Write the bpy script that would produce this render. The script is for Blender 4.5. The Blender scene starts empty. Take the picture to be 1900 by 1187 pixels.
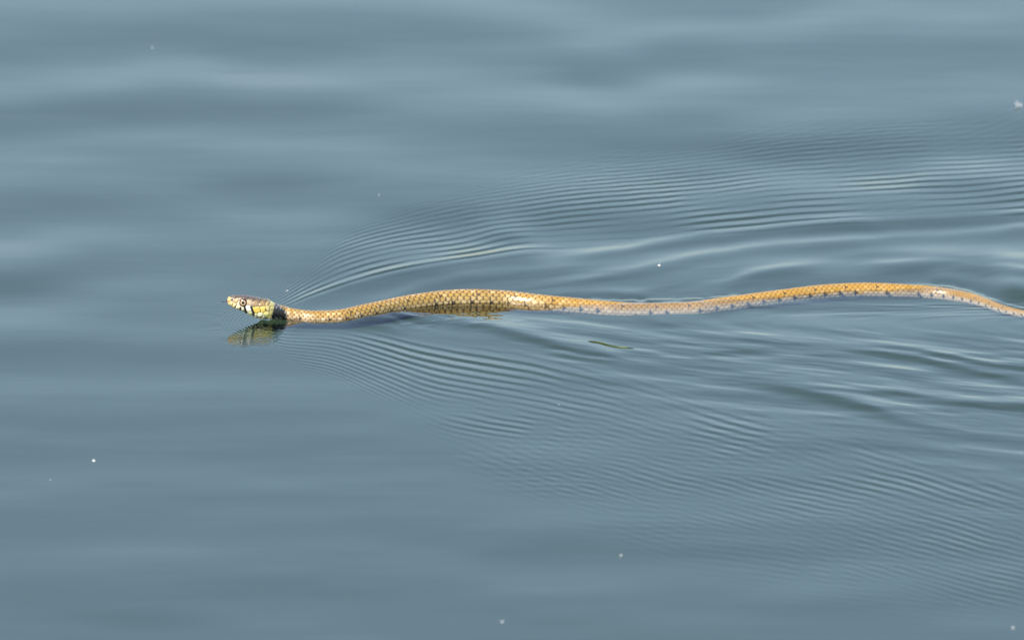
import bpy, math
import numpy as np
from mathutils import Vector, noise as mnoise

rng = np.random.default_rng(7)
R = math.radians
scene = bpy.context.scene
coll = scene.collection

# ------------------------------------------------------------------ camera
ELEV = R(14.5)          # how far the lens looks down on the water
DIST = 8.0              # metres from lens to the middle of the snake
FRAME = 0.62            # metres of water across the picture
PXM = 1900.0 / FRAME    # photograph pixels per metre at that distance
cam_d = bpy.data.cameras.new('camera')
cam = bpy.data.objects.new('camera', cam_d)
coll.objects.link(cam)
cam.location = (0.0, -DIST * math.cos(ELEV), DIST * math.sin(ELEV))
cam.rotation_euler = (math.pi / 2 - ELEV, 0.0, 0.0)
cam_d.sensor_width = 36.0
cam_d.lens = 36.0 * DIST / FRAME
cam_d.clip_start = 0.05
cam_d.clip_end = 20000.0
cam_d.dof.use_dof = True
cam_d.dof.focus_distance = DIST + 0.005
cam_d.dof.aperture_fstop = 16.0
scene.camera = cam

# ------------------------------------------------------------------ sky, sun, exposure
SUN_EL = R(50.0)
SUN_AZ = R(228.0)       # clockwise from +Y: behind the camera, to its left
world = bpy.data.worlds.new('World')
scene.world = world
world.use_nodes = True
wn = world.node_tree.nodes
wl = world.node_tree.links
wn.clear()
wo = wn.new('ShaderNodeOutputWorld')
wb = wn.new('ShaderNodeBackground')
ws = wn.new('ShaderNodeTexSky')
ws.sky_type = 'NISHITA'
ws.sun_disc = False
ws.sun_elevation = SUN_EL
ws.sun_rotation = SUN_AZ
ws.air_density = 1.04
ws.dust_density = 2.0
ws.ozone_density = 0.0
wb.inputs['Strength'].default_value = 0.15
wl.new(ws.outputs[0], wb.inputs[0])
wl.new(wb.outputs[0], wo.inputs[0])

sun_d = bpy.data.lights.new('sun', 'SUN')
sun_d.energy = 3.0
sun_d.angle = R(0.53)
sun_d.color = (1.0, 0.95, 0.87)
sun = bpy.data.objects.new('sun', sun_d)
coll.objects.link(sun)
sdir = Vector((math.sin(SUN_AZ) * math.cos(SUN_EL), math.cos(SUN_AZ) * math.cos(SUN_EL), math.sin(SUN_EL)))
sun.rotation_euler = sdir.to_track_quat('Z', 'Y').to_euler()
sun.location = sdir * 8

vs = scene.view_settings
vs.view_transform = 'Standard'
vs.look = 'None'
vs.exposure = 0.96
vs.gamma = 1.0
vs.use_curve_mapping = False

# ------------------------------------------------------------------ plane geometry helpers
CE, SE = math.cos(ELEV), math.sin(ELEV)

def at(px, py, z=0.0):
    """point of the level plane of height z that the photograph shows at (px, py)"""
    px = np.asarray(px, float); py = np.asarray(py, float)
    a = (px - 950.0) / PXM / DIST
    b = (593.5 - py) / PXM / DIST
    dx, dy, dz = a, CE + b * SE, -SE + b * CE
    t = (z - DIST * SE) / dz
    return dx * t, -DIST * CE + dy * t

def pix(X, Y, Z=0.0):
    rx, ry, rz = X, Y + DIST * CE, Z - DIST * SE
    d = ry * CE - rz * SE
    u = ry * SE + rz * CE
    return 950.0 + rx / d * DIST * PXM, 593.5 - u / d * DIST * PXM

def sstep(a, b, x):
    t = np.clip((x - a) / (b - a), 0, 1)
    return t * t * (3 - 2 * t)

def vnoise(x, y, seed=0):
    """smooth value noise, vectorised, about -1..1"""
    xi = np.floor(x).astype(np.int64); yi = np.floor(y).astype(np.int64)
    fx = x - xi; fy = y - yi
    fx = fx * fx * fx * (fx * (fx * 6 - 15) + 10); fy = fy * fy * fy * (fy * (fy * 6 - 15) + 10)
    def hsh(i, j):
        n = (i * 374761393 + j * 668265263 + seed * 982451653) & 0x7fffffff
        n = ((n ^ (n >> 13)) * 1274126177) & 0x7fffffff
        n = ((n ^ (n >> 16)) * 1911520717) & 0x7fffffff
        return ((n ^ (n >> 15)) & 0xffff) / 32767.5 - 1
    a = hsh(xi, yi); b = hsh(xi + 1, yi); c = hsh(xi, yi + 1); d = hsh(xi + 1, yi + 1)
    return (a * (1 - fx) + b * fx) * (1 - fy) + (c * (1 - fx) + d * fx) * fy

def curve(pts):
    """smooth (monotone cubic) curve through (x, y) points, straight beyond its ends"""
    p = np.array(pts, float); x, y = p[:, 0], p[:, 1]
    d = np.diff(y) / np.diff(x)
    m = np.empty_like(y); m[0] = d[0]; m[-1] = d[-1]
    for i in range(1, len(x) - 1):
        h0, h1 = x[i] - x[i - 1], x[i + 1] - x[i]
        m[i] = (d[i - 1] * h1 + d[i] * h0) / (h0 + h1)
    def f(q):
        q = np.asarray(q, float)
        k = np.clip(np.searchsorted(x, q) - 1, 0, len(x) - 2)
        h = x[k + 1] - x[k]
        t = (q - x[k]) / h
        tc = np.clip(t, 0, 1)
        v = ((2 * tc**3 - 3 * tc**2 + 1) * y[k] + (tc**3 - 2 * tc**2 + tc) * h * m[k]
             + (-2 * tc**3 + 3 * tc**2) * y[k + 1] + (tc**3 - tc**2) * h * m[k + 1])
        v = v + np.where(t < 0, t * h * m[0], 0) + np.where(t > 1, (t - 1) * h * m[-1], 0)
        return v
    return f

def make_mesh(name, co, faces_quads=None, faces_tris=None, smooth=True):
    me = bpy.data.meshes.new(name)
    nq = 0 if faces_quads is None else len(faces_quads)
    nt = 0 if faces_tris is None else len(faces_tris)
    me.vertices.add(len(co)); me.vertices.foreach_set('co', np.asarray(co, np.float32).ravel())
    me.loops.add(nq * 4 + nt * 3); me.polygons.add(nq + nt)
    li = []
    if nq: li.append(np.asarray(faces_quads, np.int32).ravel())
    if nt: li.append(np.asarray(faces_tris, np.int32).ravel())
    me.loops.foreach_set('vertex_index', np.concatenate(li))
    st = np.concatenate([np.arange(nq) * 4, nq * 4 + np.arange(nt) * 3]).astype(np.int32)
    me.polygons.foreach_set('loop_start', st)
    me.polygons.foreach_set('use_smooth', np.full(nq + nt, smooth))
    me.update(calc_edges=True)
    me.validate()
    return me

def link(name, me, mat, parent=None, label=None, cat=None, group=None, kind=None):
    o = bpy.data.objects.new(name, me)
    coll.objects.link(o)
    if me is not None and mat is not None: me.materials.append(mat)
    if parent is not None: o.parent = parent
    if label: o['label'] = label
    if cat: o['category'] = cat
    if group: o['group'] = group
    if kind: o['kind'] = kind
    return o

def add_colour(me, rgb):
    a = me.color_attributes.new('Col', 'FLOAT_COLOR', 'POINT')
    c = np.ones((len(me.vertices), 4), np.float32); c[:, :3] = rgb
    a.data.foreach_set('color', c.ravel())

# ------------------------------------------------------------------ materials
def principled(name, col, rough=0.5, spec=0.5, coat=0.0):
    m = bpy.data.materials.new(name); m.use_nodes = True
    b = m.node_tree.nodes['Principled BSDF']
    b.inputs['Base Color'].default_value = (*col, 1)
    b.inputs['Roughness'].default_value = rough
    b.inputs['Specular IOR Level'].default_value = spec
    b.inputs['Coat Weight'].default_value = coat
    return m

def mat_water():
    m = bpy.data.materials.new('water_surface'); m.use_nodes = True
    n = m.node_tree.nodes; l = m.node_tree.links; n.clear()
    out = n.new('ShaderNodeOutputMaterial')
    mix = n.new('ShaderNodeMixShader')
    fr = n.new('ShaderNodeFresnel'); fr.inputs['IOR'].default_value = 1.333
    tr = n.new('ShaderNodeBsdfTransparent'); tr.inputs[0].default_value = (0.97, 0.99, 0.98, 1)
    gl = n.new('ShaderNodeBsdfGlossy'); gl.inputs['Roughness'].default_value = 0.012
    gl.inputs['Color'].default_value = (1, 1, 1, 1)
    tc = n.new('ShaderNodeTexCoord')
    mp = n.new('ShaderNodeMapping'); mp.inputs['Scale'].default_value = (7, 22, 1)
    nz = n.new('ShaderNodeTexNoise'); nz.inputs['Scale'].default_value = 1.0
    nz.inputs['Detail'].default_value = 3.0; nz.inputs['Roughness'].default_value = 0.5
    bp = n.new('ShaderNodeBump'); bp.inputs['Strength'].default_value = 1.0
    bp.inputs['Distance'].default_value = 0.0002
    l.new(tc.outputs['Object'], mp.inputs[0]); l.new(mp.outputs[0], nz.inputs[0])
    l.new(nz.outputs['Fac'], bp.inputs['Height'])
    l.new(bp.outputs[0], fr.inputs['Normal']); l.new(bp.outputs[0], gl.inputs['Normal'])
    l.new(fr.outputs[0], mix.inputs[0]); l.new(tr.outputs[0], mix.inputs[1]); l.new(gl.outputs[0], mix.inputs[2])
    l.new(mix.outputs[0], out.inputs[0])
    return m

def mat_murk():
    m = principled('silty_water_body', (0.055, 0.075, 0.068), 1.0, 0.0)
    n = m.node_tree.nodes; l = m.node_tree.links
    b = n['Principled BSDF']
    tc = n.new('ShaderNodeTexCoord')
    nz = n.new('ShaderNodeTexNoise'); nz.inputs['Scale'].default_value = 3.0; nz.inputs['Detail'].default_value = 4
    rp = n.new('ShaderNodeValToRGB')
    rp.color_ramp.elements[0].position = 0.3; rp.color_ramp.elements[0].color = (0.020, 0.038, 0.022, 1)
    rp.color_ramp.elements[1].position = 0.7; rp.color_ramp.elements[1].color = (0.024, 0.043, 0.025, 1)
    l.new(tc.outputs['Object'], nz.inputs[0]); l.new(nz.outputs['Fac'], rp.inputs[0]); l.new(rp.outputs[0], b.inputs['Base Color'])
    return m

def mat_skin():
    m = principled('snake_skin', (0.4, 0.3, 0.1), 0.36, 0.5)
    n = m.node_tree.nodes; l = m.node_tree.links
    b = n['Principled BSDF']
    at_ = n.new('ShaderNodeAttribute'); at_.attribute_name = 'Col'
    tc = n.new('ShaderNodeTexCoord')
    nz = n.new('ShaderNodeTexNoise'); nz.inputs['Scale'].default_value = 900.0; nz.inputs['Detail'].default_value = 3
    bp = n.new('ShaderNodeBump'); bp.inputs['Strength'].default_value = 0.5; bp.inputs['Distance'].default_value = 0.00008
    mr = n.new('ShaderNodeMapRange'); mr.inputs['To Min'].default_value = 0.21; mr.inputs['To Max'].default_value = 0.46
    l.new(tc.outputs['Object'], nz.inputs[0]); l.new(nz.outputs['Fac'], bp.inputs['Height'])
    l.new(nz.outputs['Fac'], mr.inputs['Value']); l.new(mr.outputs[0], b.inputs['Roughness'])
    l.new(bp.outputs[0], b.inputs['Normal']); l.new(at_.outputs['Color'], b.inputs['Base Color'])
    return m

def mat_attr(name, rough, spec=0.5):
    m = principled(name, (0.5, 0.5, 0.5), rough, spec)
    a = m.node_tree.nodes.new('ShaderNodeAttribute'); a.attribute_name = 'Col'
    m.node_tree.links.new(a.outputs['Color'], m.node_tree.nodes['Principled BSDF'].inputs['Base Color'])
    return m

M_WATER, M_MURK, M_SKIN = mat_water(), mat_murk(), mat_skin()
M_EYE = principled('eye_black', (0.006, 0.005, 0.005), 0.12, 0.5)
M_IRIS = mat_attr('eye_iris', 0.2)
M_TONGUE = principled('tongue_dark', (0.02, 0.015, 0.02), 0.35)
M_FLUFF = principled('seed_fluff', (0.82, 0.82, 0.80), 0.8, 0.2)
M_DOWN = principled('thin_down', (0.70, 0.72, 0.72), 0.9, 0.1)
M_DOWN.node_tree.nodes['Principled BSDF'].inputs['Alpha'].default_value = 0.27
M_WISP = principled('airy_down', (0.70, 0.72, 0.72), 0.9, 0.1)
M_WISP.node_tree.nodes['Principled BSDF'].inputs['Alpha'].default_value = 0.10
M_STEM = mat_attr('weed_stem', 0.6, 0.2)

# ------------------------------------------------------------------ the snake's course (photograph x -> shape)
# outline of the back as the photograph shows it
f_top = curve([(422, 555.6), (423, 553), (426, 550.5), (430, 549), (440, 548.2), (450, 548), (463, 549.5), (476, 552), (488, 554.3), (498, 556), (507, 561.5),
               (516, 564.5), (526, 567.5), (540, 572), (557, 575), (577, 577), (600, 577), (632, 575), (670, 567), (708, 559), (746, 551), (784, 545),
               (822, 540), (856, 538), (910, 538.5), (948, 541), (986, 545.5), (1043, 551), (1100, 556.5), (1143, 560.5), (1185, 562.3),
               (1248, 561.5), (1290, 559.5), (1333, 553.5), (1396, 545), (1460, 536.5), (1529, 528.5), (1599, 525), (1668, 527), (1738, 532.5),
               (1784, 540), (1830, 554), (1858, 565), (1900, 576), (1960, 588), (2040, 594), (2120, 588), (2200, 574), (2290, 560)])
# half height (mm)
f_h = curve([(422, .15), (423, 1.5), (426, 2.45), (430, 3.2), (440, 4.2), (450, 4.75), (463, 5.5), (476, 5.95), (488, 6.0), (498, 5.6), (507, 4.9),
             (516, 4.45), (526, 4.15), (540, 3.95), (557, 3.9), (577, 4.0), (600, 4.15), (632, 4.45), (670, 4.9), (708, 5.3), (784, 5.9), (856, 6.15), (948, 5.9), (1043, 5.35),
             (1143, 5.05), (1248, 4.9), (1396, 4.9), (1529, 4.9), (1668, 4.7), (1738, 4.3), (1784, 3.8), (1830, 3.05), (1900, 2.35), (2040, 1.8), (2200, 1.1), (2290, .35)])
# half width (mm)
f_w = curve([(422, .15), (423, 1.1), (426, 2.0), (430, 2.7), (440, 3.7), (450, 4.5), (463, 5.4), (476, 6.1), (488, 6.4), (498, 6.1), (507, 5.4),
             (516, 4.8), (526, 4.4), (540, 4.15), (557, 4.0), (577, 4.05), (600, 4.2), (632, 4.5), (670, 4.9), (708, 5.3), (784, 5.9), (856, 6.15), (948, 5.9), (1043, 5.35),
             (1143, 5.05), (1248, 4.9), (1396, 4.9), (1529, 4.9), (1668, 4.7), (1738, 4.3), (1784, 3.8), (1830, 3.05), (1900, 2.35), (2040, 1.8), (2200, 1.1), (2290, .35)])
# height of the middle of the body over the water (mm); the head instead keeps to one upright plane
f_z = curve([(520, 3.2), (540, 1.9), (560, 1.0), (600, .6), (640, .6), (690, 1.0), (740, .4), (790, .2), (850, .3), (900, 0), (950, -.8), (1000, -1.2), (1043, -2.2), (1100, -3.4),
             (1150, -4.4), (1200, -5.2), (1270, -5.2), (1320, -4.2), (1390, -2.9), (1460, -1.9), (1529, -1.4), (1600, -1.5), (1668, -2.3), (1720, -3.7), (1760, -4.0),
             (1800, -3.1), (1840, -2.9), (1900, -3.2), (2000, -4.5), (2290, -8)])
HEAD_PLANE = 594.5
PMM = PXM / 1000.0

def centre(px):
    """world centre line (m), half width, half height (m) at photograph column px"""
    h, w, tp = f_h(px), f_w(px), f_top(px)
    half = np.sqrt((h * CE) ** 2 + (w * SE) ** 2)          # half height as the lens sees it
    cy = tp + half * PMM                                   # picture row of the centre line
    z_head = (HEAD_PLANE - cy) / (PMM * CE)
    k = sstep(498, 535, px)
    z = z_head * (1 - k) + f_z(px) * k
    X, Y = at(px, cy + z * PMM * CE)
    return X, Y, z / 1000, w / 1000, h / 1000

# ------------------------------------------------------------------ water surface
def px_of_x(px): return (px - 950.0) / PXM

def axis(segs, lo, hi):
    """coordinates: segs = [(start, end, step)...] inside, steps growing outwards to lo / hi"""
    v = []
    for a, b, st in segs:
        n = max(1, int(round((b - a) / st))); v += list(np.linspace(a, b, n, endpoint=False))
    v.append(segs[-1][1])
    st = segs[0][2]; x = v[0]; left = []
    while x > lo:
        st *= 1.22; x -= st; left.append(x)
    st = segs[-1][2]; x = v[-1]; right = []
    while x < hi:
        st *= 1.22; x += st; right.append(x)
    return np.array(left[::-1] + v + right)

def y_of(py): return float(at(950, py)[1])

GX = axis([(px_of_x(-60), px_of_x(410), .0045), (px_of_x(410), px_of_x(560), .0005), (px_of_x(560), px_of_x(760), .0009),
           (px_of_x(760), px_of_x(2060), .0016)], -3000, 3000)
GY = axis([(y_of(1240), y_of(1120), .003), (y_of(1120), y_of(680), .0011), (y_of(680), y_of(470), .00062), (y_of(470), y_of(230), .00095),
           (y_of(230), y_of(-60), .004)], -40, 6000)
XX, YY = np.meshgrid(GX, GY)
near = (np.abs(XX) < 1.2) & (np.abs(YY) < 2.2)
PX, PY = pix(np.where(near, XX, 0), np.where(near, YY, 0))
PX = np.where(near, PX, 9e3); PY = np.where(near, PY, 9e3)

def water_height(u, v):
    """height in mm of the water at the place the photograph shows at column u, row v"""
    h = np.zeros_like(u)
    # long slow swell, crests lying across the picture
    sh = 26 * np.sin(u / 310.0 + .6) + 20 * vnoise(u / 420.0, v / 330.0, 3) + 12 * vnoise(u / 160.0, v / 120.0, 8)
    amp = 0.8 * (1 - .72 * sstep(430, 760, v)) * (.65 + .5 * vnoise(u / 500.0 + 9, v / 170.0, 5))
    h += amp * np.sin(2 * np.pi * (v + sh - 20) / 148.0)
    h += .55 * vnoise(u / 260.0, v / 62.0, 11) * (1 - .5 * sstep(600, 900, v))
    h += .06 * vnoise(u / 130.0, v / 26.0, 12)
    # far-side bow fan of capillary ripples
    yp = curve([(505, 578), (535, 566), (580, 549), (642, 528), (724, 507), (850, 485), (993, 465), (1150, 450), (1302, 435), (1462, 420), (1700, 406), (1900, 396)])(u)
    D = curve([(470, 25), (505, 60), (600, 100), (700, 120), (1000, 165), (1400, 195), (1900, 225)])(np.clip(u, 440, 2300))
    d = yp - v
    t = d / D
    tt = np.clip(t, -.6, 1.35)
    l0, l1 = 12.6, 4.6
    l0 = l0 * (.45 + .55 * sstep(500, 640, u)); l1 = l1 * (.72 + .28 * sstep(500, 700, u))
    ph = D / (l0 - l1) * np.log(l0 / np.maximum(l0 - (l0 - l1) * np.clip(tt, -.6, 1.5), 1.2))
    env = sstep(-.10, .06, t) * (1 - sstep(.5, 1.0, t)) * sstep(455, 500, u) * np.exp(-np.maximum(t, 0) * .5)
    wob = .22 * vnoise(u / 120.0, v / 50.0, 21) + .35 * vnoise(u / 330.0, v / 120.0, 22)
    patch = .60 + .75 * vnoise(u / 150.0, v / 34.0, 23) + .12 * np.exp(-((u - 900) / 150) ** 2 - ((v - (455 + .05 * (u - 900))) / 26) ** 2) \
        + .05 * np.exp(-((u - 1760) / 130) ** 2 - ((v - 352) / 24) ** 2) + .4 * np.exp(-((u - 640) / 90) ** 2 - ((v - 500) / 40) ** 2)
    lam_mm = np.clip(l0 - (l0 - l1) * np.clip(tt, 0, 1), 2, 20) / (PMM * SE)
    A = .082 * lam_mm / (2 * np.pi) * np.clip(patch, .12, 1.15)
    th = 2 * np.pi * (ph + wob)
    h += A * env * (np.sin(th) + .3 * np.sin(2 * th))
    h += 1.5 * np.where(t < .95, np.exp(-((t - .95) / .62) ** 2), np.exp(-((t - .95) / 1.3) ** 2)) * sstep(480, 700, u)
    cr = sstep(-.05, .25, t) * (1 - sstep(.7, 1.1, t)) * sstep(620, 900, u)
    h += cr * .025 * (.5 + .6 * vnoise(u / 140.0, v / 45.0, 24)) * np.sin(2 * np.pi * (v + .26 * u + 9 * vnoise(u / 200.0, v / 90.0, 25)) / 10.2)
    h += cr * .02 * (.5 + .6 * vnoise(u / 160.0, v / 40.0, 26)) * np.sin(2 * np.pi * (v + .06 * u + 9 * vnoise(u / 200.0, v / 90.0, 27)) / 8.6)
    # near-side fan
    yl = curve([(470, 600), (523, 609), (628, 613), (712, 629), (800, 651), (900, 668), (1000, 684), (1100, 704), (1250, 746), (1400, 786), (1600, 840), (1900, 922)])(u)
    D2 = curve([(470, 20), (505, 45), (560, 85), (650, 135), (750, 165), (900, 225), (1100, 285), (1400, 300), (1900, 310)])(np.clip(u, 440, 2300))
    d = v - yl
    t = d / D2
    tt = np.clip(t, -.6, 1.3)
    l0 = 13.0 * (.55 + .45 * sstep(540, 800, u)); l1 = 7.6 * (.6 + .4 * sstep(540, 900, u))
    ph = D2 / (l0 - l1) * np.log(l0 / np.maximum(l0 - (l0 - l1) * tt, 1.2))
    env = sstep(-.12, .05, t) * (1 - sstep(.5, 1.0, t)) * sstep(455, 520, u) * np.exp(-np.maximum(t, 0) * .35)
    wob = .26 * vnoise(u / 120.0, v / 50.0, 31) + .4 * vnoise(u / 330.0, v / 120.0, 32)
    patch = .48 + .8 * vnoise(u / 150.0, v / 36.0, 33) + .75 * np.exp(-((u - 900) / 160) ** 2 - ((v - 672) / 26) ** 2) \
        + .5 * np.exp(-((u - 1640) / 150) ** 2 - ((v - 970) / 40) ** 2) + .35 * np.exp(-((u - 640) / 110) ** 2 - ((v - 635) / 22) ** 2)
    lam_mm = np.clip(l0 - (l0 - l1) * np.clip(tt, 0, 1), 2, 20) / (PMM * SE)
    A = .062 * lam_mm / (2 * np.pi) * np.clip(patch, .1, 2)
    th = 2 * np.pi * (ph + wob)
    h += A * env * (np.sin(th) - .3 * np.sin(2 * th))
    cr = sstep(-.25, .15, t) * (1 - sstep(.75, 1.15, t)) * sstep(700, 1000, u)
    h += cr * .045 * (.45 + .7 * vnoise(u / 150.0, v / 50.0, 34)) * np.sin(2 * np.pi * (v - .33 * u + 10 * vnoise(u / 220.0, v / 100.0, 35)) / 11.5)
    h += cr * .03 * (.45 + .7 * vnoise(u / 170.0, v / 45.0, 36)) * np.sin(2 * np.pi * (v - .10 * u + 10 * vnoise(u / 220.0, v / 100.0, 37)) / 9.5)
    # tight ripples round the lifted chin
    rr = np.hypot((u - 486) / 1.0, (v - 598) / .42)
    h += (.050 + .03 * vnoise(u / 9.0, v / 5.0, 57)) * np.exp(-((rr - 60) / 48) ** 2) * np.cos(2 * np.pi * rr / 7.5) * (1 - sstep(500, 540, u))
    # single waves shed by the bends of the body: (course, amplitude mm, width above, width below)
    def ridge(pts, a, wu, wd, u0, u1, fade=60):
        c = curve(pts)(u) + 1.6 * vnoise(u / 45.0, v / 60.0, 41)
        e = v - c
        wu, wd, a = wu * 2.1, wd * .85, a * .95
        g = np.where(e < 0, np.exp(-(e / wu) ** 2), np.exp(-(e / wd) ** 2))
        return a * (.8 + .5 * vnoise(u / 120.0, c / 50.0, 43)) * g * sstep(u0 - fade, u0 + fade, u) * (1 - sstep(u1 - fade, u1 + fade, u))
    h += ridge([(520, 572), (535, 566), (580, 549), (642, 529), (724, 508), (850, 486), (993, 466), (1100, 455)], .75, 5, 22, 545, 1000, 35)
    h += ridge([(660, 566), (724, 552), (787, 530), (850, 517), (945, 509), (1040, 501), (1150, 492)], .55, 5, 14, 690, 1080)
    h += ridge([(930, 534), (1040, 527), (1100, 519), (1184, 503), (1281, 480), (1416, 459), (1605, 447), (1900, 424), (2000, 416)], .8, 5, 17, 1020, 2200)
    h += ridge([(1000, 480), (1100, 473), (1200, 456), (1302, 440), (1462, 421), (1700, 409), (1900, 396)], .7, 5, 14, 1060, 2200)
    h += ridge([(1250, 558), (1302, 541), (1395, 513), (1479, 499), (1647, 494), (1731, 490), (1900, 507)], .8, 5, 16, 1330, 2000)
    h += ridge([(1500, 478), (1650, 470), (1760, 474), (1900, 486)], .7, 7, 14, 1560, 2000)
    # two places where the fan leans towards the lens and shows the dark water
    h += ridge([(1560, 342), (1700, 333), (1800, 331), (1900, 328)], 1.7, 17, 27, 1700, 1850, 60)
    h += ridge([(800, 444), (900, 433), (1000, 440)], 1.3, 15, 25, 885, 985, 45)
    h += ridge([(1700, 517), (1780, 520), (1840, 530), (1900, 540)], .9, 6, 13, 1735, 2000, 30)
    h += ridge([(1780, 522), (1840, 538), (1900, 546), (1960, 548)], 7.0, 24, 23, 1850, 1990, 34)
    h += ridge([(1000, 548), (1080, 545), (1180, 548), (1260, 545)], .45, 4, 8, 1020, 1200, 30)
    h += ridge([(500, 603), (600, 602), (700, 606), (800, 622), (900, 640)], .5, 8, 12, 540, 740, 30)
    h += ridge([(500, 598), (560, 596), (620, 594), (700, 590), (760, 584), (800, 582)], 2.0, 6, 17, 545, 760, 40)
    bo = np.exp(-((u - 800) / 130) ** 2 - ((v - 592) / 17) ** 2)
    h += bo * (.30 * vnoise(u / 26.0, v / 6.5, 55) + .10 * vnoise(u / 11.0, v / 3.5, 56))
    h += ridge([(700, 582), (755, 584), (881, 601), (1028, 633), (1092, 642), (1180, 652)], 1.3, 9, 13, 740, 1120, 40)
    h += ridge([(980, 634), (1060, 650), (1120, 658), (1200, 662)], .8, 4, 5, 1020, 1150, 30)
    h += ridge([(980, 648), (1060, 662), (1120, 668), (1200, 671)], .7, 4, 5, 1030, 1150, 30)
    h += ridge([(1200, 668), (1258, 681), (1480, 722), (1575, 744), (1681, 775), (1892, 835)], 1.5, 18, 14, 1400, 1690, 110)
    h += ridge([(1100, 592), (1250, 597), (1360, 598), (1480, 592)], .5, 7, 9, 1200, 1400, 60)
    h += ridge([(1480, 640), (1628, 640), (1760, 660), (1870, 680), (1990, 690)], .8, 5, 7, 1600, 1900, 60)
    h += ridge([(1480, 652), (1628, 655), (1760, 676), (1870, 697), (1990, 705)], .7, 5, 7, 1580, 1900, 60)
    h += ridge([(1500, 715), (1650, 728), (1760, 742), (1900, 752)], 1.1, 9, 11, 1600, 1950, 60)
    h += ridge([(1180, 640), (1280, 652), (1400, 646), (1500, 640)], .4, 8, 8, 1200, 1420, 50)
    # crossing chop in the churned water behind the first bend
    ch = sstep(700, 1150, u) * np.exp(-((v - (590 + .13 * (u - 900))) / (70 + .09 * np.maximum(u - 900, 0))) ** 2)
    vv = v - .10 * (u - 900) * np.tanh((v - 570) / 25.0)
    h += .55 * ch * vnoise(u / 150.0, vv / 17.0, 51) + .16 * ch * vnoise(u / 70.0, vv / 7.0, 52) + .05 * ch * vnoise(u / 40.0, vv / 3.5, 53)
    return h

H = np.zeros_like(XX)
H[near] = water_height(PX[near], PY[near])
fade = (1 - sstep(.55, 1.1, np.abs(XX))) * (1 - sstep(1.3, 2.1, np.abs(YY)))
H = H * fade / 1000.0

# the surface climbs a little where it meets the skin
cpx = np.linspace(500, 2200, 700)
cX, cY, cZ, cW, cH = centre(cpx)
inn = near & (PX > 480) & (PX < 2100) & (PY > 500) & (PY < 640)
yc = np.interp(XX[inn], cX, cY); wc = np.interp(XX[inn], cX, cW); zc_ = np.interp(XX[inn], cX, cZ); hc = np.interp(XX[inn], cX, cH)
dist = np.abs(YY[inn] - yc) - wc
calm = sstep(-.001, .010, dist)
H[inn] = H[inn] * (.35 + .65 * calm) + .00055 * np.exp(-np.maximum(dist, 0) / .003) + (.00030 * vnoise(PX[inn] / 17.0, PY[inn] / 9.0, 81) + .00015 * vnoise(PX[inn] / 7.0, PY[inn] / 6.0, 82)) * np.exp(-np.abs(dist) / .006)

ny, nx = XX.shape
co = np.stack([XX.ravel(), YY.ravel(), H.ravel()], 1)
idx = np.arange(ny * nx).reshape(ny, nx)
quads = np.stack([idx[:-1, :-1], idx[:-1, 1:], idx[1:, 1:], idx[1:, :-1]], -1).reshape(-1, 4)
link('water', make_mesh('water', co, quads), M_WATER, kind='structure')

# the cloudy water a few millimetres down, where sight ends
g = np.array([-3100, -300, -30, -3, -.5, 0, .5, 3, 30, 300, 3100.0])
gx, gy = np.meshgrid(g, g + 3000 * (np.arange(11) == 10) * 1.05)
co = np.stack([gx.ravel(), gy.ravel(), np.full(gx.size, -.0062)], 1)
idx = np.arange(121).reshape(11, 11)
quads = np.stack([idx[:-1, :-1], idx[:-1, 1:], idx[1:, 1:], idx[1:, :-1]], -1).reshape(-1, 4)
link('cloudy_water_depth', make_mesh('cloudy_water_depth', co, quads, smooth=False), M_MURK, kind='structure')

# ------------------------------------------------------------------ the snake
def surf_height(x, y):
    i = int(np.clip(np.searchsorted(GX, x), 1, nx - 1)); j = int(np.clip(np.searchsorted(GY, y), 1, ny - 1))
    return float(H[j, i])

fine = np.linspace(422, 2290, 9000)
fX, fY, fZ, fW, fH = centre(fine)
arc = np.concatenate([[0], np.cumsum(np.sqrt(np.diff(fX) ** 2 + np.diff(fY) ** 2 + np.diff(fZ) ** 2))])
s_tail0 = np.interp(535, fine, arc)
s_rings = np.concatenate([[0.00002, .0001, .00025, .0004], np.arange(.0006, s_tail0, .0002), np.arange(s_tail0, arc[-1], .00031)])
pr = np.interp(s_rings, arc, fine)
cX, cY, cZ, cW, cH = centre(pr)
# smooth heading of the body, seen from above
tx = np.gradient(np.interp(s_rings, arc, fX), s_rings); ty = np.gradient(np.interp(s_rings, arc, fY), s_rings)
hd = sstep(.030, .045, s_rings)           # the head looks straight along -X
tx = tx * hd + (1 - hd); ty = ty * hd
ker = np.ones(41) / 41
def smooth(a): return np.convolve(np.pad(a, 20, mode='edge'), ker, 'valid')
tx, ty = smooth(tx), smooth(ty)
nn = np.hypot(tx, ty); tx /= nn; ty /= nn
sx, sy = ty, -tx                          # sideways: towards the lens for a body running +X
NA = 176
phi = np.linspace(-np.pi, np.pi, NA, endpoint=False)   # 0 at the back, + towards the lens
S, PH = np.meshgrid(s_rings, phi, indexing='ij')
k_head = 1 - sstep(488, 540, pr)
ex = 2.0 / (2.0 + .55 * k_head)[:, None]
cosp, sinp = np.cos(PH), np.sin(PH)
ux = np.sign(sinp) * np.abs(sinp) ** ex
uz = np.sign(cosp) * np.abs(cosp) ** ex
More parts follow.
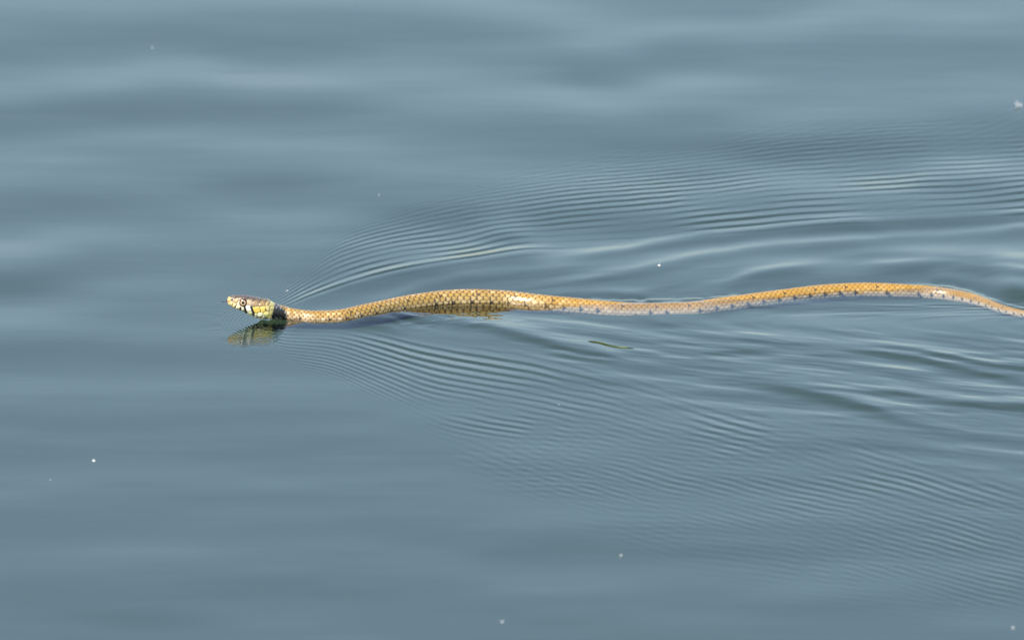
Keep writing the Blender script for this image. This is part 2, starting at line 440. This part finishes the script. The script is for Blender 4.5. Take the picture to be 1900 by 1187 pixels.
# --- scale lattice
ROWS = 12
SPAN = 1.46 * np.pi
v_row = PH / SPAN * ROWS
Ls = (.00060 * cH * 1000 + .00042)
Q = np.concatenate([[0], np.cumsum(np.diff(s_rings) / ((Ls[1:] + Ls[:-1]) / 2))])[:, None] * np.ones_like(PH)
best = np.full(PH.shape, -1.0); bta = np.zeros(PH.shape); bb = np.zeros(PH.shape); bi = np.zeros(PH.shape); bj = np.zeros(PH.shape); edge = np.zeros(PH.shape)
j0 = np.round(v_row)
for dj in (-1, 0, 1):
    j = j0 + dj
    off = np.where(np.mod(j, 2) == 0, 0.0, .5)
    i0 = np.floor(Q - off)
    for di in (0, -1):
        i = i0 + di
        a = (Q - off - i)                       # 0..1 within its own step, 1..2 where it overlies the next
        b = v_row - j
        ta = np.clip(a / 1.5, 0, 1)
        wdt = 1.08 * np.clip((1 - ta) / .52, 0, 1) ** .80 * np.clip(.8 + .6 * ta, 0, 1)
        rel = np.abs(b) / np.maximum(wdt, 1e-4)
        ins = (a >= 0) & (a <= 1.5) & (rel < 1)
        hh = .15 + 1.15 * ta + .5 * (1 - rel ** 1.6) + .10 * np.exp(-(b / .14) ** 2)
        hh = np.where(ins, hh, -1)
        up = hh > best
        best = np.where(up, hh, best); bi = np.where(up, i, bi); bj = np.where(up, j, bj); bta = np.where(up, ta, bta); bb = np.where(up, b, bb)
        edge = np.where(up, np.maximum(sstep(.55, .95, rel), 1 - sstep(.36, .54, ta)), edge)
gap = best < 0
best = np.where(gap, 0, best)
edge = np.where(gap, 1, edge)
ventral = np.abs(v_row) > ROWS / 2
vq = Q - np.floor(Q)
best = np.where(ventral, .35 + .6 * vq, best)
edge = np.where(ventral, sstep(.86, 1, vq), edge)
bi = np.where(ventral, np.floor(Q), bi); bj = np.where(ventral, 50, bj)
def h01(i, j, seed):
    n = (i.astype(np.int64) * 73856093 ^ j.astype(np.int64) * 19349663 ^ seed * 83492791) & 0x7fffffff
    n = ((n ^ (n >> 13)) * 1274126177) & 0x7fffffff
    return ((n ^ (n >> 16)) & 0xffff) / 65535.0
best = np.where(gap | ventral, best, best + .8 * (h01(bi, bj, 11) - .5) * bb + .6 * (h01(bi, bj, 12) - .5) * (bta - .5))
front = 1 - sstep(900, 1120, pr)[:, None]
relief = best * (.000055 * (cH * 1000))[:, None] * (.72 + .28 * front) * (1 - k_head)[:, None]

def base_xyz(ux_, uz_):
    X = cX[:, None] + sx[:, None] * ux_ * cW[:, None]
    Y = cY[:, None] + sy[:, None] * ux_ * cW[:, None]
    Z = cZ[:, None] + uz_ * cH[:, None]
    return X, Y, Z

# --- colour of the trunk
def h01(i, j, seed):
    n = (i.astype(np.int64) * 73856093 ^ j.astype(np.int64) * 19349663 ^ seed * 83492791) & 0x7fffffff
    n = ((n ^ (n >> 13)) * 1274126177) & 0x7fffffff
    return ((n ^ (n >> 16)) & 0xffff) / 65535.0
r1, r2 = h01(bi, bj, 1), h01(bi, bj, 2)
def C(r, g, b): return np.array([r, g, b], float)
def mixc(a, b, t): return a * (1 - t[..., None]) + b * t[..., None]
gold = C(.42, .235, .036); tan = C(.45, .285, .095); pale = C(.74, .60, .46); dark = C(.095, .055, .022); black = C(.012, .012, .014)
col = np.ones(PH.shape + (3,)) * gold
col = mixc(col, tan, np.clip(r1 * .9, 0, 1))
col = mixc(col, C(.62, .46, .24), (r2 > .8) * .5 * front)
low = sstep(.33 * np.pi, .52 * np.pi, np.abs(PH) + .18 * (r2 - .5)) * (1 - .45 * front)
col = mixc(col, pale, low * .85)
col *= (1 + (.34 * r2 - .18) * (.35 + .65 * front))[..., None]
rear = sstep(930, 1080, pr)[:, None] * (1 - .5 * low)
col = mixc(col, col * C(1.0, .96, .80), rear)
backline = np.exp(-(PH / .35) ** 2)
col = mixc(col, C(.36, .235, .10), backline * .35)
fr_ = sstep(600, 700, pr) * (1 - sstep(930, 1010, pr))
col = mixc(col, C(.30, .215, .05), (fr_[:, None] * sstep(.3, 1.0, np.abs(PH))) * .6)
col = mixc(col, dark, edge * (.66 + .32 * front) * (1 - .35 * low))  # dark skin between scales, also painted in for their weak relief shading
# flank marks, one every third scale, and small dots higher up between them
aj = np.abs(bj); k = np.floor(Q / 3.0)
sg = np.sign(bj).astype(np.int64)
third = np.mod(bi + (sg < 0), 3)
full = sstep(.46 + .16 * front, .56 + .16 * front, bta)
m1 = (aj == 4) & (third == 0) & (r1 > .1)
m1b = (aj == 5) & (third == 0) & (r2 > .75)
m2 = (aj == 6) & (third == 1) & (r2 > .15)
col = mixc(col, black, np.clip(m1 + m1b + m2, 0, 1) * full * .95)
m3 = (aj == 2) & (np.mod(bi + (sg < 0) * 2, 6) == 1) & (r1 > .2)
col = mixc(col, C(.05, .03, .015), m3 * sstep(.62, .72, bta) * .85)
# scattered dark scale tips on the front third
sc = (r1 > .88) & (pr[:, None] > 640) & (pr[:, None] < 1000) & (np.abs(PH) > .25 * np.pi) & (np.abs(PH) < .62 * np.pi)
col = mixc(col, C(.05, .03, .015), sc * .75 * sstep(.2, .9, edge + .3 * r2))
col = np.where(ventral[..., None], mixc(np.ones(PH.shape + (3,)) * C(.42, .42, .33), black, ((h01(np.floor(Q), k * 0 + np.sign(PH), 9) > .45) & (np.abs(PH) < .9 * np.pi)) * .9), col)

# --- head: plates, bars and collar laid out in the head's own profile (24.2 units to the millimetre)
X0, Y0, Z0 = base_xyz(np.abs(ux), uz)
hpx, hpy = pix(X0, Y0, Z0)
hx = (hpx - 400) * 7.91
hy = (hpy - 520) * 7.91
seeds = [
    # x, y, colour, reach
    (192, 292, C(.62, .36, .12)), (250, 288, C(.60, .44, .22)), (308, 300, C(.48, .33, .16)), (352, 268, C(.30, .22, .14)), (345, 335, C(.62, .54, .36)),
    (222, 345, C(.66, .52, .22)), (268, 372, C(.68, .56, .26)), (326, 392, C(.72, .66, .42)), (396, 415, C(.74, .72, .50)), (484, 412, C(.76, .74, .58)),
    (600, 440, C(.58, .42, .07)), (708, 425, C(.60, .45, .10)), (760, 500, C(.62, .56, .20)), (770, 420, C(.52, .42, .16)),
    (500, 325, C(.42, .33, .20)), (585, 335, C(.27, .185, .095)), (690, 335, C(.29, .19, .08)), (770, 325, C(.36, .26, .10)),
    (270, 246, C(.125, .09, .058)), (350, 236, C(.105, .077, .058)), (440, 240, C(.105, .076, .06)), (540, 268, C(.115, .082, .06)), (640, 280, C(.135, .093, .06)), (740, 285, C(.165, .11, .06)),
    (255, 420, C(.50, .55, .26)), (330, 452, C(.46, .54, .22)), (410, 478, C(.48, .58, .26)), (490, 510, C(.58, .62, .34)), (575, 528, C(.70, .68, .44)), (650, 525, C(.72, .70, .46)), (700, 560, C(.55, .58, .34)),
    (500, 560, C(.50, .54, .32)), (600, 590, C(.48, .52, .32)), (740, 570, C(.5, .5, .3)),
    (830, 345, C(.66, .56, .19)), (838, 410, C(.66, .56, .19)), (828, 480, C(.66, .56, .19)), (800, 545, C(.66, .56, .19)),
]
sd = np.array([(a, b) for a, b, c in seeds]); scol = np.array([c for a, b, c in seeds])
hm = hpx < 545
hm &= (k_head[:, None] * np.ones_like(PH)) > .01
qx, qy = hx[hm], hy[hm]
warp = 7 * vnoise(qx / 30, qy / 30, 61)
dd = np.hypot((qx[:, None] + warp[:, None] - sd[None, :, 0]) / 1.0, (qy[:, None] - sd[None, :, 1]) / 1.0)
o = np.argsort(dd, 1)[:, :2]
d1 = np.take_along_axis(dd, o[:, :1], 1)[:, 0]; d2 = np.take_along_axis(dd, o[:, 1:2], 1)[:, 0]
pc = scol[o[:, 0]]
seam = 1 - sstep(2, 13, d2 - d1)
pc = pc * (1 + .10 * vnoise(qx / 14, qy / 14, 62))[:, None]
pc = pc * (1 - .42 * seam)[:, None]
def segd(x, y, a, b):
    ax, ay = a; bx_, by_ = b
    L2 = (bx_ - ax) ** 2 + (by_ - ay) ** 2
    t = np.clip(((x - ax) * (bx_ - ax) + (y - ay) * (by_ - ay)) / L2, 0, 1)
    return np.hypot(x - ax - t * (bx_ - ax), y - ay - t * (by_ - ay))
for a, b, w in [((240, 372), (252, 345), 5), ((285, 400), (303, 358), 7), ((362, 464), (367, 400), 14), ((448, 470), (428, 398), 18), ((562, 498), (522, 390), 18),
                ((455, 478), (478, 522), 7), ((540, 505), (570, 540), 6), ((660, 470), (655, 420), 5), ((745, 445), (735, 425), 9), ((600, 548), (680, 530), 8), ((700, 575), (745, 552), 10)]:
    k_ = 1 - sstep(w * .7, w * 1.25, segd(qx, qy, a, b))
    pc = mixc(pc, black, k_)
mouth = curve([(175, 296), (230, 385), (300, 424), (400, 452), (540, 503), (640, 545)])(qx)
pc = mixc(pc, C(.08, .07, .04), (1 - sstep(2, 7, np.abs(qy - mouth))) * (qx < 600) * .7)
# nostril pit
kn = 1 - sstep(14, 24, np.hypot(qx - 244, (qy - 285) * .9))
pc = mixc(pc, black, kn)
# nape: black blotch behind the collar with pale skin showing between its scales
tn = sstep(852, 872, qx + 8 * vnoise(qx / 15, qy / 15, 64) + (qy - 370) * .26)
ed = edge[hm]
rr1, rr2 = r1[hm], r2[hm]
blotch = 1 - sstep(-16, 16, qx + 55 * (rr1 - .5) - np.minimum(1030, 905 + (qy - 338) * 1.0))
napec = mixc(col[hm], black * (1 + 1.2 * rr2)[:, None], blotch)
napec = mixc(napec, C(.42, .38, .33), blotch * (rr2 > .66) * sstep(.55, .8, bta[hm]) * .8)
napec = mixc(napec, C(.20, .14, .12), (1 - sstep(345, 375, qy)) * (1 - sstep(960, 1040, qx)) * .8)
napec = mixc(napec, C(.55, .55, .36), sstep(555, 575, qy) * (qx < 1010) * .9)
hc_ = pc * (1 - tn)[:, None] + napec * tn[:, None]
col[hm] = hc_
# relief of the head plates, brow and pits
hr = np.zeros(PH.shape)
rl = .00026 * sstep(0, 34, d2 - d1) * (1 - tn) - .00028 * kn
rl -= .00022 * (1 - sstep(2, 9, np.abs(qy - mouth))) * (qx < 640)
rl += tn * best[hm] * .00019
hr[hm] = rl * np.clip(S[hm] / .0015, 0, 1)
relief = np.where(hm, hr, relief)

nrm_x = ux / np.maximum(cW[:, None], 3e-4); nrm_z = uz / np.maximum(cH[:, None], 3e-4)
nl = np.hypot(nrm_x, nrm_z); nrm_x /= nl; nrm_z /= nl
X, Y, Z = base_xyz(ux, uz)
X = X + sx[:, None] * nrm_x * relief; Y = Y + sy[:, None] * nrm_x * relief; Z = Z + nrm_z * relief
nr = len(s_rings)
co = np.stack([X.ravel(), Y.ravel(), Z.ravel()], 1)
idx = np.arange(nr * NA).reshape(nr, NA)
nxt = np.roll(idx, -1, 1)
quads = np.stack([idx[:-1], idx[1:], nxt[1:], nxt[:-1]], -1).reshape(-1, 4)
tip0 = np.array([[X[0].mean() - .00003, Y[0].mean(), Z[0].mean()]]); tip1 = np.array([[X[-1].mean() + .0008, Y[-1].mean(), Z[-1].mean()]])
co = np.concatenate([co, tip0, tip1])
tris = np.concatenate([np.stack([np.full(NA, nr * NA), idx[0], nxt[0]], 1), np.stack([np.full(NA, nr * NA + 1), nxt[-1], idx[-1]], 1)])
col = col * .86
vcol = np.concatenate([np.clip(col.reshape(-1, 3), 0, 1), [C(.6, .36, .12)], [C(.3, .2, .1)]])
base = Vector((float(np.interp(.02, s_rings, cX)), float(np.interp(.02, s_rings, cY)), 0.0))
snake = link('snake', None, None, label='golden tan snake with yellow collar and black nape swimming across the water', cat='snake')
snake.location = base
co = co - np.array(base)[None, :]
body = make_mesh('body', co, quads, tris)
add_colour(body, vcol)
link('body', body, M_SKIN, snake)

# --- eyes: ball, iris ring, pupil
i_e = int(np.argmin(np.abs(pr - 451.6)))
def lathe_disc(rings, n=40):
    """rings: (radius, out, colour) about the local +Y axis, from rim to middle"""
    co, cl = [], []
    for r, y, c in rings:
        for k in range(n):
            a = 2 * math.pi * k / n
            co.append((r * math.cos(a), y, r * math.sin(a))); cl.append(c)
    q = []
    for i in range(len(rings) - 1):
        for k in range(n):
            q.append((i * n + k, i * n + (k + 1) % n, (i + 1) * n + (k + 1) % n, (i + 1) * n + k))
    return np.array(co), np.array(q), np.array(cl)
ER = .00245
for side in (1, -1):
    y_s = float(np.max(Y[i_e] * -1)) * -1 if side == 1 else float(np.max(Y[i_e]))
    zz = float(cZ[i_e]) + .0017
    # skin position at the eye's height
    colm = PH[i_e] * side
    cand = np.where((colm > .2) & (colm < 2.2))[0]
    jj = cand[np.argmin(np.abs(Z[i_e][cand] - zz))]
    p = Vector((float(X[i_e][jj]), float(Y[i_e][jj]), float(Z[i_e][jj])))
    inward = Vector((0, float(cY[i_e]) - p.y, 0)).normalized()
    outv = (-inward + Vector((-.12, 0, .16))).normalized()
    ctr = p - outv * ER * .10
    rings = []
    for k in range(13):
        th = math.pi * k / 12 * .62
        rings.append((ER * math.sin(math.pi * .62 - th) if k < 12 else ER * .004, ER * math.cos(math.pi * .62 - th), (0, 0, 0)))
    c_, q_, l_ = lathe_disc(rings)
    eb = make_mesh('eye', c_, q_)
    eye = link('eye', eb, M_EYE, snake)
    eye.location = ctr - base
    eye.scale = (1, .45, 1)
    eye.rotation_euler = outv.to_track_quat('Y', 'Z').to_euler()
    E2 = ER * 1.006
    cream, orange, rim = (.46, .40, .28), (.42, .20, .04), (.10, .05, .02)
    rg = []
    for k, (ang, c) in enumerate([(43, rim), (41, orange), (37, orange), (34, cream), (29, cream), (26, (.5, .38, .22)), (23, rim)]):
        a = R(ang); rg.append((E2 * math.sin(a), E2 * math.cos(a), c))
    c_, q_, l_ = lathe_disc(rg)
    im = make_mesh('iris', c_, q_); add_colour(im, l_)
    link('iris', im, M_IRIS, eye)
    E3 = ER * 1.012
    c_, q_, l_ = lathe_disc([(E3 * math.sin(R(a)), E3 * math.cos(R(a)), (0, 0, 0)) for a in (23.5, 15, 8, .5)])
    link('pupil', make_mesh('pupil', c_, q_), M_EYE, eye)

# --- forked tongue
def tube(pts, radii, n=8, flat=1.0):
    pts = [Vector(p) for p in pts]; co = []; q = []; t = []
    for i, p in enumerate(pts):
        d = (pts[min(i + 1, len(pts) - 1)] - pts[max(i - 1, 0)]).normalized()
        a = d.cross(Vector((0, 0, 1)));
        if a.length < 1e-6: a = d.cross(Vector((0, 1, 0)))
        a.normalize(); b = a.cross(d).normalized()
        for k in range(n):
            w = 2 * math.pi * k / n
            co.append(p + a * math.cos(w) * radii[i] + b * math.sin(w) * radii[i] * flat)
    m = len(pts)
    for i in range(m - 1):
        for k in range(n):
            q.append((i * n + k, i * n + (k + 1) % n, (i + 1) * n + (k + 1) % n, (i + 1) * n + k))
    co.append(pts[0]); co.append(pts[-1])
    for k in range(n):
        t.append((m * n, (k + 1) % n, k)); t.append((m * n + 1, (m - 1) * n + k, (m - 1) * n + (k + 1) % n))
    return [tuple(c) for c in co], q, t
sn = Vector((float(cX[2]), float(cY[2]), float(cZ[2]) - .0006)) - base
mid = sn + Vector((-.0021, -.0002, -.0003))
tc1, tq1, tt1 = tube([sn + Vector((.002, 0, 0)), sn, sn + Vector((-.001, -.0001, -.0001)), mid], [.00028, .00026, .00024, .0002])
allc, allq, allt = list(tc1), list(tq1), list(tt1)
for dy, dz in ((-.0006, .0001), (.0006, .0004)):
    c_, q_, t_ = tube([mid, mid + Vector((-.0009, dy * .6, dz * .3)), mid + Vector((-.0020, dy * 1.5, dz))], [.0002, .00016, .00006])
    n0 = len(allc); allc += c_; allq += [tuple(i + n0 for i in f) for f in q_]; allt += [tuple(i + n0 for i in f) for f in t_]
link('tongue', make_mesh('tongue', allc, allq, allt), M_TONGUE, snake)

# ------------------------------------------------------------------ drifting stem
def on_water(px, py):
    x, y = at(px, py)
    return float(x), float(y), surf_height(float(x), float(y))
sp = [(1091, 636.2), (1097, 636.6), (1104, 637.0), (1112, 637.6), (1119, 639.0), (1127, 640.9), (1135, 642.5), (1144, 643.6), (1153, 644.4), (1162, 645.0), (1169, 645.6), (1176, 646)]
pts = []
x0, y0, z0 = on_water(1130, 641)
for a, b in sp:
    x, y, z = on_water(a, b); pts.append((x - x0, y - y0, z - z0 + .0002))
rad = [.0002, .0006, .0008, .00085, .0008, .00075, .0007, .00075, .0008, .00075, .0004, .00012]
c_, q_, t_ = tube(pts, [r * .75 for r in rad], 10, .8)
me = make_mesh('drifting_stem', c_, q_, t_)
cc = np.array(c_); xx = (cc[:, 0] - cc[:, 0].min()) / np.ptp(cc[:, 0])
w = vnoise(xx * 9, xx * 0 + .5, 71)
gcol = np.stack([.030 + .02 * w, .048 + .02 * w, .009 + .005 * w], 1)
pz = np.exp(-((xx - .78) / .10) ** 2)
gcol = gcol * (1 - pz)[:, None] + np.array([.13, .16, .08]) * pz[:, None]
dk = np.exp(-((xx - .90) / .05) ** 2) + np.exp(-((xx - .08) / .06) ** 2)
gcol = gcol * (1 - .7 * np.clip(dk, 0, 1))[:, None]
add_colour(me, gcol)
st = link('drifting_stem', me, M_STEM, label='thin green bent weed stem drifting on the rippled water below the snake', cat='plant stem')
st.location = (x0, y0, z0)

# ------------------------------------------------------------------ bits of seed fluff on the water
def fluff(px, py, size, label, stretch=1.3, spike=0.0, seed=0, mat=None):
    mat = mat or M_DOWN
    g = np.random.default_rng(seed)
    x, y, z = on_water(px, py)
    nt_, nr_ = 10, 7
    co, q, t = [], [], []
    for i in range(1, nr_):
        th = math.pi * i / nr_
        for k in range(nt_):
            a = 2 * math.pi * k / nt_
            r = size * (1 + .28 * g.standard_normal() * .6)
            co.append((r * stretch * math.sin(th) * math.cos(a), r * math.sin(th) * math.sin(a), r * .62 * math.cos(th)))
    for i in range(nr_ - 2):
        for k in range(nt_):
            q.append((i * nt_ + k, (i + 1) * nt_ + k, (i + 1) * nt_ + (k + 1) % nt_, i * nt_ + (k + 1) % nt_))
    n0 = len(co); co += [(0, 0, size * .62), (0, 0, -size * .62)]
    for k in range(nt_):
        t.append((n0, k, (k + 1) % nt_)); t.append((n0 + 1, (nr_ - 2) * nt_ + (k + 1) % nt_, (nr_ - 2) * nt_ + k))
    o = link('seed_fluff', make_mesh('seed_fluff', co, q, t), mat, label=label, cat='seed fluff', group='bits of white seed fluff afloat')
    o.location = (x, y, z + size * .3)
    # fine hairs standing out of the tuft
    hc, hq, ht = [], [], []
    for m in range(9):
        d = Vector(g.standard_normal(3)); d.z = abs(d.z); d.normalize()
        L = size * g.uniform(1.3, 2.0)
        if m == 0 and spike: d = Vector((.25, 0, 1)).normalized(); L = spike
        c_, q_, t_ = tube([(0, 0, 0), tuple(d * L * .6), tuple(d * L + Vector((size * .2, 0, 0)))], [size * .16, size * .10, size * .03], 5)
        b0 = len(hc); hc += c_; hq += [tuple(i + b0 for i in f) for f in q_]; ht += [tuple(i + b0 for i in f) for f in t_]
    link('hairs', make_mesh('hairs', hc, hq, ht), mat, o)
    return o
fluff(174, 854, .0006, 'bright white fluff speck on the calm water at the far lower left', 1.5, seed=1, mat=M_FLUFF)
fluff(94, 889, .0004, 'faint tiny fluff speck near the left edge, below the bright speck', 1.1, seed=2)
fluff(1223, 496, .00055, 'white fluff tuft with an upright wisp riding a wave above the snake', 1.8, .0026, seed=3, mat=M_FLUFF)
fluff(533, 540, .00045, 'tiny white fluff caught in the ripples just above the snake\'s neck', 2.0, seed=4)  # small tuft shape standing in for a white sparkle on the wave
fluff(703, 367, .00045, 'tiny fluff speck on smooth water well above the snake\'s front half', 1.2, .0016, seed=5)
fluff(283, 88, .0006, 'tiny blurred fluff speck in the upper left of the water', 1.1, seed=6)
fluff(1890, 202, .0028, 'largest pale fluff ball, out of focus at the upper right edge', 1.0, seed=7, mat=M_WISP)
fluff(1152, 1030, .0007, 'blurred fluff speck on calm water in the lower middle right', 1.0, seed=8)
fluff(932, 1154, .0008, 'blurred fluff speck near the bottom edge at mid picture', 1.0, seed=9)
fluff(1880, 1165, .0009, 'blurred fluff speck in the bottom right corner', 1.0, seed=10)
fluff(1037, 751, .00035, 'tiny fluff speck among the ripples below the drifting green stem', 1.4, seed=11)
